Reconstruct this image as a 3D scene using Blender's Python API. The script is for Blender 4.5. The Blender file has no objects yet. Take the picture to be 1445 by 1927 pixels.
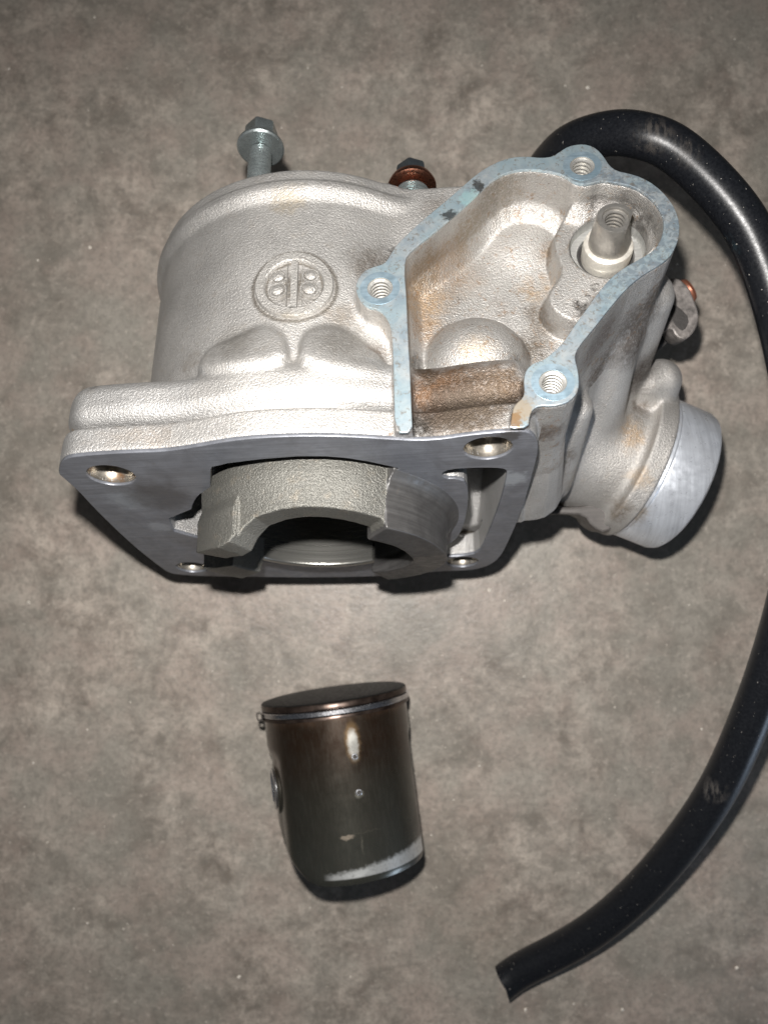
import bpy, math, random
import numpy as np
from mathutils import Matrix, Vector
random.seed(4); np.random.seed(4)
MM = 0.001
# ------------------------------------------------------------------ camera, world, lamps
sc = bpy.context.scene
H, F = 320.0, 1440.0                       # camera height in mm, focal length in photo pixels
cam = bpy.data.cameras.new('camera'); cam_o = bpy.data.objects.new('camera', cam); sc.collection.objects.link(cam_o)
cam_o.location = (0, 0, H*MM); cam_o.rotation_euler = (0, 0, 0)
cam.sensor_fit = 'VERTICAL'; cam.sensor_height = 36; cam.lens = 36*F/1927.0
cam.clip_start = 0.005; cam.clip_end = 20
cam.dof.use_dof = True; cam.dof.focus_distance = 0.205; cam.dof.aperture_fstop = 14.0
sc.camera = cam_o
sc.view_settings.view_transform = 'Standard'; sc.view_settings.look = 'None'
sc.view_settings.exposure = 0.03; sc.view_settings.gamma = 1.0
w = bpy.data.worlds.new('World'); sc.world = w; w.use_nodes = True
w.node_tree.nodes['Background'].inputs[0].default_value = (0.80, 0.88, 1.0, 1)
w.node_tree.nodes['Background'].inputs[1].default_value = 0.05

def lamp(name, kind, loc, power, size, color, target=None, size_y=None):
    l = bpy.data.lights.new(name, kind); l.energy = power; l.color = color
    if kind == 'AREA':
        l.size = size*MM
        if size_y: l.shape = 'RECTANGLE'; l.size_y = size_y*MM
    else: l.shadow_soft_size = size*MM
    o = bpy.data.objects.new(name, l); sc.collection.objects.link(o); o.location = Vector(loc)*MM
    if target is not None:
        d = Vector(target)*MM - o.location; o.rotation_euler = d.to_track_quat('-Z', 'Y').to_euler()
    return o
fl_ = lamp('flash_lamp', 'SPOT', (-8, 29, 322), 6.7, 4, (1.0, 0.97, 0.94), (10, -60, 0)); fl_.data.spot_size = math.radians(150); fl_.data.spot_blend = 1.0
lamp('room_lamp', 'AREA', (800, -640, 230), 1.9, 260, (0.66, 0.80, 1.0), (60, -60, 20))
lamp('fill_lamp', 'AREA', (-200, 500, 800), .2, 300, (1.0, 0.93, 0.84), (0, 0, 60))  # added soft fill, not an actual ceiling fixture

# ------------------------------------------------------------------ frames
PSI, TH, RO = math.radians(0.8), math.radians(22.4), math.radians(4.5)
def rz(v): return np.array([v[0]*math.cos(PSI)-v[1]*math.sin(PSI), v[0]*math.sin(PSI)+v[1]*math.cos(PSI), v[2]])
U = rz((1, 0, 0)); V = rz((0, math.sin(TH), math.cos(TH))); W = rz((0, math.cos(TH), -math.sin(TH)))
U, V = U*math.cos(RO)+V*math.sin(RO), V*math.cos(RO)-U*math.sin(RO)
O = np.array([-24.0, -2.7, 85.0]); CAM = np.array([0, 0, H])
def ray(px, py): return np.array([(px-722.5)/F, -(py-963.5)/F, -1.0])
def wp(px, py, z): return CAM + (H-z)*ray(px, py)                 # world point at height z
def loc(px, py, ax, val):                                         # point on a plane of the cylinder's own frame
    d = ray(px, py); A = {'u': U, 'v': V, 'w': W}[ax]
    P = CAM + (val-(CAM-O)@A)/(d@A)*d - O
    return np.array([P@U, P@V, P@W])
def tl(P):
    P = np.asarray(P)-O; return np.array([P@U, P@V, P@W])
def tld(d): return np.array([d@U, d@V, d@W])
# matrix of the cylinder's frame: columns U V W
CYL = Matrix(((U[0], V[0], W[0], O[0]*MM), (U[1], V[1], W[1], O[1]*MM), (U[2], V[2], W[2], O[2]*MM), (0, 0, 0, 1)))
# (u, v, w) is left handed or right handed?  keep a proper rotation by mapping local x=U, y=W, z=V
CYL = Matrix(((U[0], W[0], V[0], O[0]*MM), (U[1], W[1], V[1], O[1]*MM), (U[2], W[2], V[2], O[2]*MM), (0, 0, 0, 1)))
CYLI = CYL.inverted()
def L3(a): a = np.asarray(a, float); return a[..., [0, 2, 1]]      # uvw -> xyz of the object

# ------------------------------------------------------------------ object helpers
def empty(name, location=(0, 0, 0), matrix=None, **props):
    o = bpy.data.objects.new(name, None); sc.collection.objects.link(o)
    o.empty_display_size = 0.01
    if matrix is not None: o.matrix_world = matrix
    else: o.location = Vector(location)
    for k, v in props.items(): o[k] = v
    return o
def link(name, me, mat, parent=None, label=None, smooth=35, **props):
    o = bpy.data.objects.new(name, me); sc.collection.objects.link(o)
    if mat:
        me.materials.clear(); me.materials.append(mat)
    if parent: o.parent = parent
    if label: o['label'] = label
    for k, v in props.items(): o[k] = v
    if smooth:
        me.polygons.foreach_set('use_smooth', [True]*len(me.polygons)); me.set_sharp_from_angle(angle=math.radians(smooth))
    return o
def mesh(name, verts, faces):
    me = bpy.data.meshes.new(name); me.from_pydata([tuple(v) for v in verts], [], faces); me.update(); return me
def lathe(name, prof, c, axis, seg=64, close=False, a0=0, a1=2*math.pi, up=None, jit=None):
    """prof: (radius, distance along axis) in mm; c, axis in object space mm"""
    c = np.asarray(c, float); axis = np.asarray(axis, float); axis = axis/np.linalg.norm(axis)
    t = np.array([0, 0, 1.0]) if abs(axis[2]) < .9 else np.array([1.0, 0, 0])
    if up is not None: t = np.asarray(up, float)
    e1 = np.cross(t, axis); e1 /= np.linalg.norm(e1); e2 = np.cross(axis, e1)
    vs = []; fs = []; n = len(prof); full = abs(a1-a0-2*math.pi) < 1e-6; m = seg if full else seg+1
    for i in range(m):
        a = a0+(a1-a0)*i/seg
        for j, (r, h) in enumerate(prof):
            vs.append((c+axis*h+(e1*math.cos(a)+e2*math.sin(a))*r)*MM)
    for i in range(seg):
        k = (i+1) % m
        for j in range(n-1 if not close else n):
            l = (j+1) % n
            fs.append((i*n+j, k*n+j, k*n+l, i*n+l))
    me = mesh(name, vs, fs)
    import bmesh
    bm = bmesh.new(); bm.from_mesh(me); bmesh.ops.remove_doubles(bm, verts=bm.verts, dist=1e-6)
    bmesh.ops.recalc_face_normals(bm, faces=bm.faces); bm.to_mesh(me); bm.free(); return me
def chaikin(p, n=2, closed=True):
    p = np.asarray(p, float)
    for _ in range(n):
        q = np.roll(p, -1, 0); a = .75*p+.25*q; b = .25*p+.75*q
        p = np.stack([a, b], 1).reshape(-1, 2)
    return p
def circle(c, r, n=40, ry=None): return [(c[0]+r*math.cos(2*math.pi*k/n), c[1]+(ry or r)*math.sin(2*math.pi*k/n)) for k in range(n)]
def slab(name, loops, z0, z1, bevel=0.15):
    """flat plate with holes; loops in mm (outer first), thickness z0..z1, returned as a mesh in x,y,z mm*MM"""
    cu = bpy.data.curves.new(name, 'CURVE'); cu.dimensions = '2D'; cu.fill_mode = 'BOTH'
    for lp in loops:
        s = cu.splines.new('POLY'); s.points.add(len(lp)-1); s.use_cyclic_u = True
        for p, q in zip(s.points, lp): p.co = (q[0]*MM, q[1]*MM, 0, 1)
    cu.extrude = max((z1-z0)/2-bevel, 1e-4)*MM; cu.bevel_depth = bevel*MM; cu.bevel_resolution = 1; cu.offset = -bevel*MM
    t = bpy.data.objects.new('t', cu); sc.collection.objects.link(t)
    dg = bpy.context.evaluated_depsgraph_get(); me = bpy.data.meshes.new_from_object(t.evaluated_get(dg))
    bpy.data.objects.remove(t); me.name = name
    me.transform(Matrix.Translation((0, 0, (z0+z1)/2*MM)))
    return me

# ------------------------------------------------------------------ signed distance helpers
def poly_sd(poly, X, Y):
    poly = np.asarray(poly, np.float32); d = np.full(X.shape, 1e9, np.float32); s = np.zeros(X.shape, bool)
    n = len(poly)
    for i in range(n):
        a = poly[i]; b = poly[i-1]; e = b-a; wx = X-a[0]; wy = Y-a[1]
        t = np.clip((wx*e[0]+wy*e[1])/max(float(e@e), 1e-9), 0, 1)
        d = np.minimum(d, (wx-e[0]*t)**2+(wy-e[1]*t)**2)
        c1 = (Y >= a[1]) != (Y >= b[1])
        with np.errstate(all='ignore'):
            xi = a[0]+(Y-a[1])*(e[0]/e[1] if e[1] != 0 else 0)
        s ^= c1 & (X < xi)
    return np.where(s, -1, 1).astype(np.float32)*np.sqrt(d)
def smin(a, b, k):
    h = np.clip(.5+.5*(b-a)/k, 0, 1); return b+(a-b)*h-k*h*(1-h)
def smax(a, b, k): return -smin(-a, -b, k)
def ext(p2, h, r):                                     # rounded extrusion, h = |z|-half
    a = p2+r; b = h+r
    return np.minimum(np.maximum(a, b), 0)+np.sqrt(np.maximum(a, 0)**2+np.maximum(b, 0)**2)-r
def sstep(x, a, b):
    t = np.clip((x-a)/(b-a), 0, 1); return t*t*(3-2*t)
def surface_nets(Fd, org, h):
    neg = Fd < 0; nx, ny, nz = Fd.shape
    c = neg[:-1, :-1, :-1].astype(np.int8)
    for dx, dy, dz in ((1,0,0),(0,1,0),(0,0,1),(1,1,0),(1,0,1),(0,1,1),(1,1,1)):
        c = c + neg[dx:nx-1+dx, dy:ny-1+dy, dz:nz-1+dz]
    act = (c > 0) & (c < 8); idx = np.full(act.shape, -1, np.int32); I = np.argwhere(act); idx[act] = np.arange(len(I))
    acc = np.zeros((len(I), 3)); cnt = np.zeros(len(I))
    corners = [(0,0,0),(1,0,0),(0,1,0),(1,1,0),(0,0,1),(1,0,1),(0,1,1),(1,1,1)]
    val = {k: Fd[I[:,0]+k[0], I[:,1]+k[1], I[:,2]+k[2]] for k in corners}
    for a in corners:
        for ax in range(3):
            if a[ax] == 0:
                b = list(a); b[ax] = 1; b = tuple(b); fa, fb = val[a], val[b]; m = (fa < 0) != (fb < 0)
                t = np.where(m, fa/np.where(m, fa-fb, 1), 0)
                P = np.tile(np.array(a, float), (len(I), 1)); P[:, ax] += t
                acc[m] += P[m]; cnt[m] += 1
    P = (I+acc/cnt[:, None])*h+np.asarray(org)
    quads = []
    for ax in range(3):
        b, cc = [(1, 2), (2, 0), (0, 1)][ax]
        sl0 = [slice(1, -1)]*3; sl1 = [slice(1, -1)]*3; sl0[ax] = slice(0, -1); sl1[ax] = slice(1, None)
        n0 = neg[tuple(sl0)]; n1 = neg[tuple(sl1)]; E = np.argwhere(n0 != n1)
        off = np.ones(3, int); off[ax] = 0; G = E+off
        flip = neg[G[:,0], G[:,1], G[:,2]]
        def at(db, dc):
            Q = G.copy(); Q[:, b] -= db; Q[:, cc] -= dc; return idx[Q[:,0], Q[:,1], Q[:,2]]
        q = np.stack([at(1,1), at(0,1), at(0,0), at(1,0)], 1)
        q[~flip] = q[~flip][:, ::-1]
        quads.append(q)
    return P, np.concatenate(quads)
def grad_normals(Fd, org, h, P):
    g = (P-np.asarray(org))/h; i0 = np.clip(g.astype(int), 1, np.array(Fd.shape)-3); f = g-i0
    def samp(Q):
        i = np.clip(np.floor(Q).astype(int), 0, np.array(Fd.shape)-2); t = Q-i; r = 0
        for dx in (0, 1):
            for dy in (0, 1):
                for dz in (0, 1):
                    r = r+(t[:,0] if dx else 1-t[:,0])*(t[:,1] if dy else 1-t[:,1])*(t[:,2] if dz else 1-t[:,2])*Fd[i[:,0]+dx, i[:,1]+dy, i[:,2]+dz]
        return r
    e = .7; N = np.stack([samp(g+np.eye(3)[k]*e)-samp(g-np.eye(3)[k]*e) for k in range(3)], 1)
    return N/np.maximum(np.linalg.norm(N, axis=1), 1e-9)[:, None]
def mesh_np(name, P, Q, N=None):                          # P in uvw mm
    used = np.unique(Q); mp = np.full(len(P), -1, np.int64); mp[used] = np.arange(len(used)); P = P[used]; Q = mp[Q]
    P = L3(P)*MM; Q = Q[:, ::-1]                          # swapping two axes mirrors, so turn the faces round
    me = bpy.data.meshes.new(name); me.vertices.add(len(P)); me.vertices.foreach_set('co', P.astype(np.float32).ravel())
    me.loops.add(Q.size); me.loops.foreach_set('vertex_index', Q.astype(np.int32).ravel())
    me.polygons.add(len(Q)); me.polygons.foreach_set('loop_start', np.arange(0, Q.size, 4, dtype=np.int32))
    me.polygons.foreach_set('use_smooth', np.ones(len(Q), bool)); me.update(calc_edges=True); me.validate()
    if N is not None:
        N = L3(N[used]); me.normals_split_custom_set_from_vertices([tuple(n) for n in N])
    return me

# ------------------------------------------------------------------ materials
class M:
    def __init__(s, name):
        s.m = bpy.data.materials.new(name); s.m.use_nodes = True; s.t = s.m.node_tree; s.b = s.t.nodes['Principled BSDF']
        tc = s.n('ShaderNodeTexCoord'); s.co = s.vm('SCALE', tc.outputs['Object'], scale=1000.0)
    def n(s, k, **kw):
        n = s.t.nodes.new(k)
        for a, b in kw.items(): setattr(n, a, b)
        return n
    def put(s, sock, v):
        if isinstance(v, bpy.types.NodeSocket): s.t.links.new(v, sock)
        elif v is not None:
            if isinstance(v, (tuple, list)) and len(v) == 3 and sock.type == 'RGBA': v = (*v, 1)
            sock.default_value = v
    def vm(s, op, a, b=None, scale=None):
        n = s.n('ShaderNodeVectorMath', operation=op); s.put(n.inputs[0], a)
        if b is not None: s.put(n.inputs[1], b)
        if scale is not None: s.put(n.inputs['Scale'], scale)
        return n.outputs['Value'] if op in ('LENGTH', 'DISTANCE', 'DOT_PRODUCT') else n.outputs[0]
    def ma(s, op, a, b=0.0, c=0.0, clamp=False):
        n = s.n('ShaderNodeMath', operation=op, use_clamp=clamp)
        s.put(n.inputs[0], a); s.put(n.inputs[1], b)
        if op in ('MULTIPLY_ADD', 'COMPARE'): s.put(n.inputs[2], c)
        return n.outputs[0]
    def noise(s, scale, detail=3, rough=.55, co=None, dist=0, stretch=None, color=False):
        co = co or s.co
        if stretch: co = s.vm('MULTIPLY', co, stretch)
        n = s.n('ShaderNodeTexNoise'); s.put(n.inputs['Vector'], co); n.inputs['Scale'].default_value = scale
        n.inputs['Detail'].default_value = detail; n.inputs['Roughness'].default_value = rough; n.inputs['Distortion'].default_value = dist
        return n.outputs[1] if color else n.outputs[0]
    def mr(s, v, a, b, c=0.0, d=1.0, smooth=False):
        n = s.n('ShaderNodeMapRange', interpolation_type='SMOOTHSTEP' if smooth else 'LINEAR')
        s.put(n.inputs[0], v); n.inputs[1].default_value = a; n.inputs[2].default_value = b; s.put(n.inputs[3], c); s.put(n.inputs[4], d)
        return n.outputs[0]
    def mix(s, f, a, b, mode='MIX'):
        n = s.n('ShaderNodeMix', data_type='RGBA', blend_type=mode); s.put(n.inputs[0], f); s.put(n.inputs[6], a); s.put(n.inputs[7], b); return n.outputs[2]
    def bump(s, h, strength=.5, dist=.001, nrm=None):
        n = s.n('ShaderNodeBump'); n.inputs['Strength'].default_value = strength; n.inputs['Distance'].default_value = dist
        s.put(n.inputs['Height'], h)
        if nrm: s.put(n.inputs['Normal'], nrm)
        return n.outputs[0]
    def blob(s, c, r, soft=.5, wob=5.0, wsc=.22, sq=None):
        """patch of dirt round a point of the object's own space (mm)"""
        wv = s.vm('SCALE', s.vm('SUBTRACT', s.noise(wsc, 4, .65, color=True), (.5, .5, .5)), scale=wob*2)
        p = s.vm('SUBTRACT', s.vm('ADD', s.co, wv), tuple(c))
        if sq: p = s.vm('MULTIPLY', p, sq)
        return s.mr(s.vm('LENGTH', p), r, r*(1-soft), 0, 1, True)
    def out(s, color=None, metal=None, rough=None, normal=None, spec=None, **kw):
        b = s.b.inputs
        s.put(b['Base Color'], color); s.put(b['Metallic'], metal); s.put(b['Roughness'], rough); s.put(b['Normal'], normal)
        if spec is not None: s.put(b['Specular IOR Level'], spec)
        for k, v in kw.items(): s.put(b[k.replace('_', ' ')], v)
        return s.m

def cast_material(name, tone=(.445, .432, .412), stains=(), grain=1.0, rough=.52, metal=.73, rings=(), specks=0):
    m = M(name)
    g1 = m.noise(1.6, 3, .7); g2 = m.noise(2.6, 2, .5); big = m.noise(.06, 4, .6); mid = m.noise(.3, 5, .7)
    col = m.mix(m.mr(big, .35, .65), tuple(c*.84 for c in tone), tuple(min(1, c*1.1) for c in tone))
    col = m.mix(m.mr(g1, .3, .7, 0, .35), col, tuple(c*.62 for c in tone))
    col = m.mix(m.ma('MULTIPLY', m.mr(mid, .55, .75), .22), col, (.33, .26, .18))
    sp = m.mr(m.noise(.55, 5, .75, dist=.4), .68, .75)
    col = m.mix(m.ma('MULTIPLY', sp, .55), col, (.13, .10, .075))
    for c, r, color, amt, sq in stains:
        f = m.blob(c, r, .75, 5, .25, sq); f = m.ma('MULTIPLY', f, m.mr(m.noise(.8, 6, .78), .36, .54, .25 if amt < .9 else .6, 1)); f = m.ma('MULTIPLY', f, amt)
        col = m.mix(f, col, color)
    if specks:
        col = m.mix(m.ma('MULTIPLY', m.mr(m.noise(.42, 5, .78, dist=.6), .57, .63), .55), col, (.25, .15, .075))
        col = m.mix(m.ma('MULTIPLY', m.mr(m.noise(.7, 5, .8, co=m.vm('ADD', m.co, (30, 70, 11))), .62, .67), .7), col, (.07, .05, .035))
    for c, r0, r1, amt in rings:
        dd = m.vm('DISTANCE', m.vm('ADD', m.co, m.vm('SCALE', m.noise(.8, 3, .6, color=True), scale=.8)), tuple(k+.4 for k in c))
        dd = m.ma('ABSOLUTE', m.ma('SUBTRACT', dd, (r0+r1)/2)); col = m.mix(m.ma('MULTIPLY', m.mr(dd, (r1-r0)/2, 0, 0, 1, True), amt), col, (.10, .085, .065))
    hgt = m.ma('ADD', m.ma('MULTIPLY', g1, .7), m.ma('MULTIPLY', g2, .3))
    n = m.bump(hgt, 1.0*grain, .00046)
    return m.out(col, metal, m.mr(g1, .3, .7, rough-.1, rough+.12), n)

def c3(px, py, ax, val): return tuple(float(k) for k in L3(loc(px, py, ax, val)))
BR, DK, OR = (.10, .056, .026), (.030, .025, .020), (.30, .175, .075)
body_stains = [
    (c3(745, 480, 'v', 44), 5, DK, .75, None), (c3(640, 600, 'v', 48), 6, (.22, .17, .12), .5, None), (c3(375, 690, 'v', 42), 6, (.18, .15, .12), .6, None), (c3(820, 385, 'v', 44), 6, (.2, .17, .14), .5, None),
    (c3(555, 545, 'v', 51), 8.0, (.11, .095, .075), .85, None),
    (c3(700, 500, 'v', 46), 9, (.12, .10, .08), .75, None), (c3(690, 600, 'v', 44), 8, DK, .6, None), (c3(720, 650, 'v', 48), 5, BR, .8, None),
    (c3(330, 440, 'v', 20), 12, (.25, .2, .12), .5, None), (c3(400, 350, 'v', 40), 4, DK, .8, None), (c3(545, 385, 'v', 50), 7, (.4, .32, .2), .5, None),
    (c3(450, 660, 'v', 50), 10, (.16, .145, .125), .6, None), (c3(640, 648, 'v', 50), 11, (.16, .145, .125), .6, None)]
flange_stains = [
    (c3(300, 825, 'v', 49), 10, (.28, .23, .18), .45, (.4, 1.6, 1.6)), (c3(560, 785, 'v', 52), 12, (.25, .2, .15), .5, (.4, 1.6, 1.6)), (c3(520, 700, 'v', 52), 7, (.3, .25, .2), .4, None),
    (c3(650, 800, 'v', 53), 5, DK, .85, None), (c3(600, 815, 'v', 53), 3, DK, .8, None), (c3(735, 805, 'v', 50), 4.5, BR, .95, None),
    (c3(860, 740, 'v', 50), 17, BR, .96, (1, 1, 1)), (c3(810, 735, 'v', 50), 12, (.10, .055, .028), .97, None), (c3(950, 735, 'v', 48), 10, (.12, .075, .04), .95, None), (c3(830, 770, 'v', 50), 9, (.05, .035, .025), .95, None), (c3(970, 760, 'v', 48), 8, (.05, .035, .025), .93, None), (c3(800, 700, 'v', 48), 5, (.06, .04, .025), .9, None),
    (c3(880, 765, 'v', 50), 12, (.06, .045, .035), .9, None), (c3(790, 800, 'v', 50), 6, DK, .98, None), (c3(900, 795, 'v', 50), 16, (.09, .07, .05), .7, None),
    (c3(190, 742, 'v', 46), 4, DK, .7, None), (c3(145, 820, 'v', 42), 3, OR, .6, None), (c3(420, 830, 'v', 52), 9, (.3, .24, .18), .5, None)]
house_stains = [
    (c3(1235, 545, 'v', 40), 8, (.12, .10, .085), .8, None), (c3(1130, 720, 'v', 20), 8, (.10, .08, .065), .85, None), (c3(1045, 860, 'v', 5), 9, (.12, .095, .07), .8, None), (c3(1000, 830, 'v', 25), 7, (.08, .06, .045), .85, None),
    (c3(800, 560, 'v', 40), 11, (.36, .24, .13), .75, None), (c3(880, 430, 'v', 44), 10, (.22, .18, .13), .8, None), (c3(800, 500, 'v', 44), 9, (.20, .15, .10), .85, None),
    (c3(860, 500, 'v', 40), 12, OR, .45, None), (c3(1010, 530, 'v', 38), 7, (.40, .25, .11), .75, None), (c3(940, 560, 'v', 38), 6, (.2, .16, .13), .6, None),
    (c3(800, 620, 'v', 38), 7, OR, .5, None), (c3(1120, 375, 'v', 44), 8, (.06, .05, .045), .92, None), (c3(1190, 370, 'v', 46), 10, (.05, .045, .04), .95, None), (c3(1240, 420, 'v', 44), 10, (.05, .045, .04), .95, None),
    (c3(985, 690, 'v', 44), 7, DK, .9, None), (c3(960, 745, 'v', 48), 11, BR, .93, None), (c3(970, 780, 'v', 50), 7, (.06, .045, .035), .9, None), (c3(930, 800, 'v', 50), 8, (.09, .07, .05), .7, None), (c3(1020, 880, 'v', 10), 14, (.18, .13, .09), .7, None), (c3(1010, 800, 'v', 30), 9, (.14, .10, .07), .8, None),
    (c3(1090, 575, 'v', 43), 2.2, DK, .85, None), (c3(1105, 555, 'v', 43), 2.2, DK, .85, None), (c3(1120, 540, 'v', 43), 2.4, DK, .85, None),
    (c3(1210, 600, 'v', 32), 15, (.10, .08, .065), .85, None), (c3(1150, 690, 'v', 25), 9, (.09, .07, .055), .85, None), (c3(1180, 650, 'v', 20), 9, (.07, .055, .045), .9, None), (c3(900, 660, 'v', 46), 8, (.38, .27, .15), .4, None), (c3(780, 690, 'v', 40), 5, DK, .7, None), (c3(930, 360, 'v', 48), 12, (.20, .17, .13), .7, None), (c3(1025, 600, 'v', 34), 8, (.13, .10, .07), .75, None), (c3(1000, 650, 'v', 36), 8, (.10, .075, .05), .8, None), (c3(1040, 480, 'v', 36), 6, (.22, .15, .09), .7, None), (c3(1130, 640, 'v', 40), 12, (.13, .10, .085), .7, None), (c3(1020, 800, 'v', 40), 8, (.12, .09, .07), .9, None)]
neck_stains = [
    (c3(1210, 600, 'v', 32), 15, (.10, .08, .065), .85, None), (c3(1150, 690, 'v', 25), 9, (.09, .07, .055), .85, None), (c3(1180, 650, 'v', 20), 9, (.07, .055, .045), .89, None), (c3(1045, 860, 'v', 5), 9, (.12, .095, .07), .8, None),
    (c3(1195, 775, 'v', -15), 6, (.12, .09, .065), .8, None), (c3(1080, 900, 'v', -10), 8, (.2, .165, .12), .6, None), (c3(1040, 940, 'v', -20), 9, (.14, .11, .08), .7, None), (c3(1160, 960, 'v', -25), 7, (.16, .12, .08), .7, None),
    (c3(1155, 740, 'v', -5), 8, (.16, .12, .09), .8, None), (c3(1180, 820, 'v', -15), 8, (.40, .26, .13), .7, None), (c3(1200, 900, 'v', -15), 6, (.38, .26, .14), .5, None),
    (c3(1010, 890, 'v', -5), 12, (.2, .15, .11), .6, None), (c3(1190, 690, 'v', 0), 14, (.07, .055, .045), .92, None), (c3(1110, 790, 'v', 5), 7, (.10, .08, .06), .85, None), (c3(1150, 770, 'v', -10), 5, (.2, .13, .07), .7, None)]
m_body = cast_material('cast_aluminium', stains=body_stains, rings=((c3(555, 545, 'v', 50.2), 10.2, 12.4, .75), (c3(555, 545, 'v', 50.2), 6.9, 8.5, .8)))
m_flange = cast_material('cast_aluminium_flange', (.415, .408, .396), stains=flange_stains)
m_house = cast_material('cast_aluminium_housing', (.42, .407, .388), stains=house_stains, rough=.48, specks=1)
m_neck = cast_material('cast_aluminium_neck', (.42, .405, .385), stains=neck_stains, rough=.55, metal=.7)
m_skirt = cast_material('cast_liner', (.135, .132, .118), grain=1.1, rough=.45, metal=.6)

def machined(name, a, b, patches=(), rough=.38, metal=.75, streak=(.05, 1.5, .05), dark=.5):
    m = M(name)
    big = m.noise(.12, 5, .65, dist=.6); st = m.noise(1.0, 4, .6, stretch=streak); bl = m.noise(.45, 4, .6)
    col = m.mix(m.mr(big, .3, .7), a, b); col = m.mix(m.mr(st, .38, .62, 0, .5), col, tuple(c*.7 for c in a))
    sp = m.mr(m.noise(.5, 6, .75, dist=.8), .62, .70)
    col = m.mix(m.ma('MULTIPLY', sp, dark), col, (.10, .08, .06))
    for c, r, color, amt in patches:
        col = m.mix(m.ma('MULTIPLY', m.blob(c, r, .6, 4, .4), amt), col, color)
    return m.out(col, metal, m.mr(bl, .3, .7, rough-.08, rough+.12), m.bump(m.ma('ADD', st, m.ma('MULTIPLY', bl, .5)), .25, .00008))
m_base = machined('milled_base_face', (.13, .135, .15), (.205, .215, .24), [
    (c3(250, 940, 'w', 0), 9, (.32, .35, .38), .45), (c3(300, 990, 'w', 0), 5, (.35, .37, .4), .4), (c3(300, 935, 'w', 0), 13, (.06, .058, .06), .7),
    (c3(960, 900, 'w', 0), 6, (.4, .43, .46), .5), (c3(960, 818, 'w', 0), 4, (.04, .035, .03), .7)], rough=.40, metal=.45, streak=(.05, .05, 1.5), dark=.45)
m_cover = M('gasket_face_metal')
_a = m_cover.noise(.28, 5, .65, dist=.5); _b = m_cover.noise(.75, 6, .72, dist=1.0); _c = m_cover.noise(.1, 2, .5)
_col = m_cover.mix(m_cover.mr(_a, .36, .64), (.33, .40, .45), (.50, .54, .55))
_col = m_cover.mix(m_cover.mr(_c, .42, .6, 0, .5), _col, (.36, .50, .55))
_right = m_cover.mr(m_cover.blob(c3(1240, 430, 'v', 54), 42, .6, 3), 0, 1, 0, 1)
_col = m_cover.mix(m_cover.ma('MULTIPLY', m_cover.mr(m_cover.noise(.5, 5, .65, dist=.7), .47, .55), m_cover.ma('MULTIPLY', _right, .6)), _col, (.20, .245, .29))
_col = m_cover.mix(m_cover.ma('MULTIPLY', m_cover.mr(_b, .545, .62), .6), _col, (.22, .17, .12))
_col = m_cover.mix(m_cover.ma('MULTIPLY', m_cover.mr(m_cover.noise(.35, 6, .8, dist=1.5), .66, .70), .85), _col, (.045, .035, .03))
for _p, _r, _k, _s in (((845, 405), 2.6, (.03, .025, .02), .8), ((900, 350), 2.6, (.03, .025, .02), .8), ((975, 770), 5, (.42, .33, .22), .75), ((965, 790), 3, (.3, .17, .07), .8), ((745, 810), 1.5, BR, .6), ((885, 372), 3.5, (.45, .75, .75), .5)):
    _col = m_cover.mix(m_cover.ma('MULTIPLY', m_cover.blob(c3(*_p, 'v', 54), _r, .5, 3, .8), _s), _col, _k)
m_cover = m_cover.out(_col, .7, .36, m_cover.bump(_b, .15, .0001))
m_spot = machined('spot_faced_metal', (.30, .42, .50), (.40, .50, .56), rough=.4, dark=.25)
m_spigot = machined('turned_spigot', (.58, .61, .66), (.72, .76, .82), [
    (tuple(L3(tl(wp(1238, 790, 68)))), 8, (.42, .34, .20), .8), (tuple(L3(tl(wp(1222, 860, 70)))), 7, (.42, .33, .20), .75),
    (tuple(L3(tl(wp(1185, 955, 62)))), 8, (.28, .22, .15), .8)], rough=.33, metal=.65, dark=.2, streak=(1.0, .04, .04))
def simple(name, col, metal, rough, bump=.0, bs=1.5, var=.15, spec=None):
    m = M(name); g = m.noise(bs, 4, .6); c = m.mix(m.mr(m.noise(.3, 5, .7), .35, .65), tuple(k*(1-var) for k in col), tuple(min(1, k*(1+var)) for k in col))
    return m.out(c, metal, m.mr(g, .3, .7, rough*.8, rough*1.2), m.bump(g, bump, .0002) if bump else None, spec)
m_thread = simple('cut_thread_metal', (.52, .51, .48), .8, .4)
m_holewall = machined('bored_hole_metal', (.26, .235, .20), (.42, .39, .34), [(c3(225, 900, 'w', 3), 4, (.30, .14, .05), .8)], rough=.33, metal=.85, dark=.8)
m_shaft = simple('shaft_steel', (.34, .325, .30), .8, .36, .15)
m_collar = simple('collar_alloy', (.62, .59, .53), .6, .42, .2)
m_seal = simple('seal_rubber', (.035, .033, .032), 0, .45, .2)
m_ring = machined('bearing_ring_metal', (.50, .50, .48), (.62, .62, .60), [((c3(1205, 500, 'v', 42)), 5, (.42, .27, .10), .7)], rough=.35, dark=.3)
m_zinc = simple('zinc_plated_steel', (.36, .40, .40), .85, .30, .1)
m_zincd = simple('dark_hex_steel', (.17, .20, .22), .9, .35, .1)
m_copper = simple('copper', (.42, .19, .125), 1, .3, .1)
m_rust = simple('rusty_copper', (.22, .085, .05), .6, .45, .3)
m_black = simple('dark_lever_steel', (.17, .155, .145), .5, .5, .5, .9, .45)
m_dark = simple('cavity_shade', (.03, .027, .025), .2, .6, .6)  # near-black colour stands for the shade in recesses and holes
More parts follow.
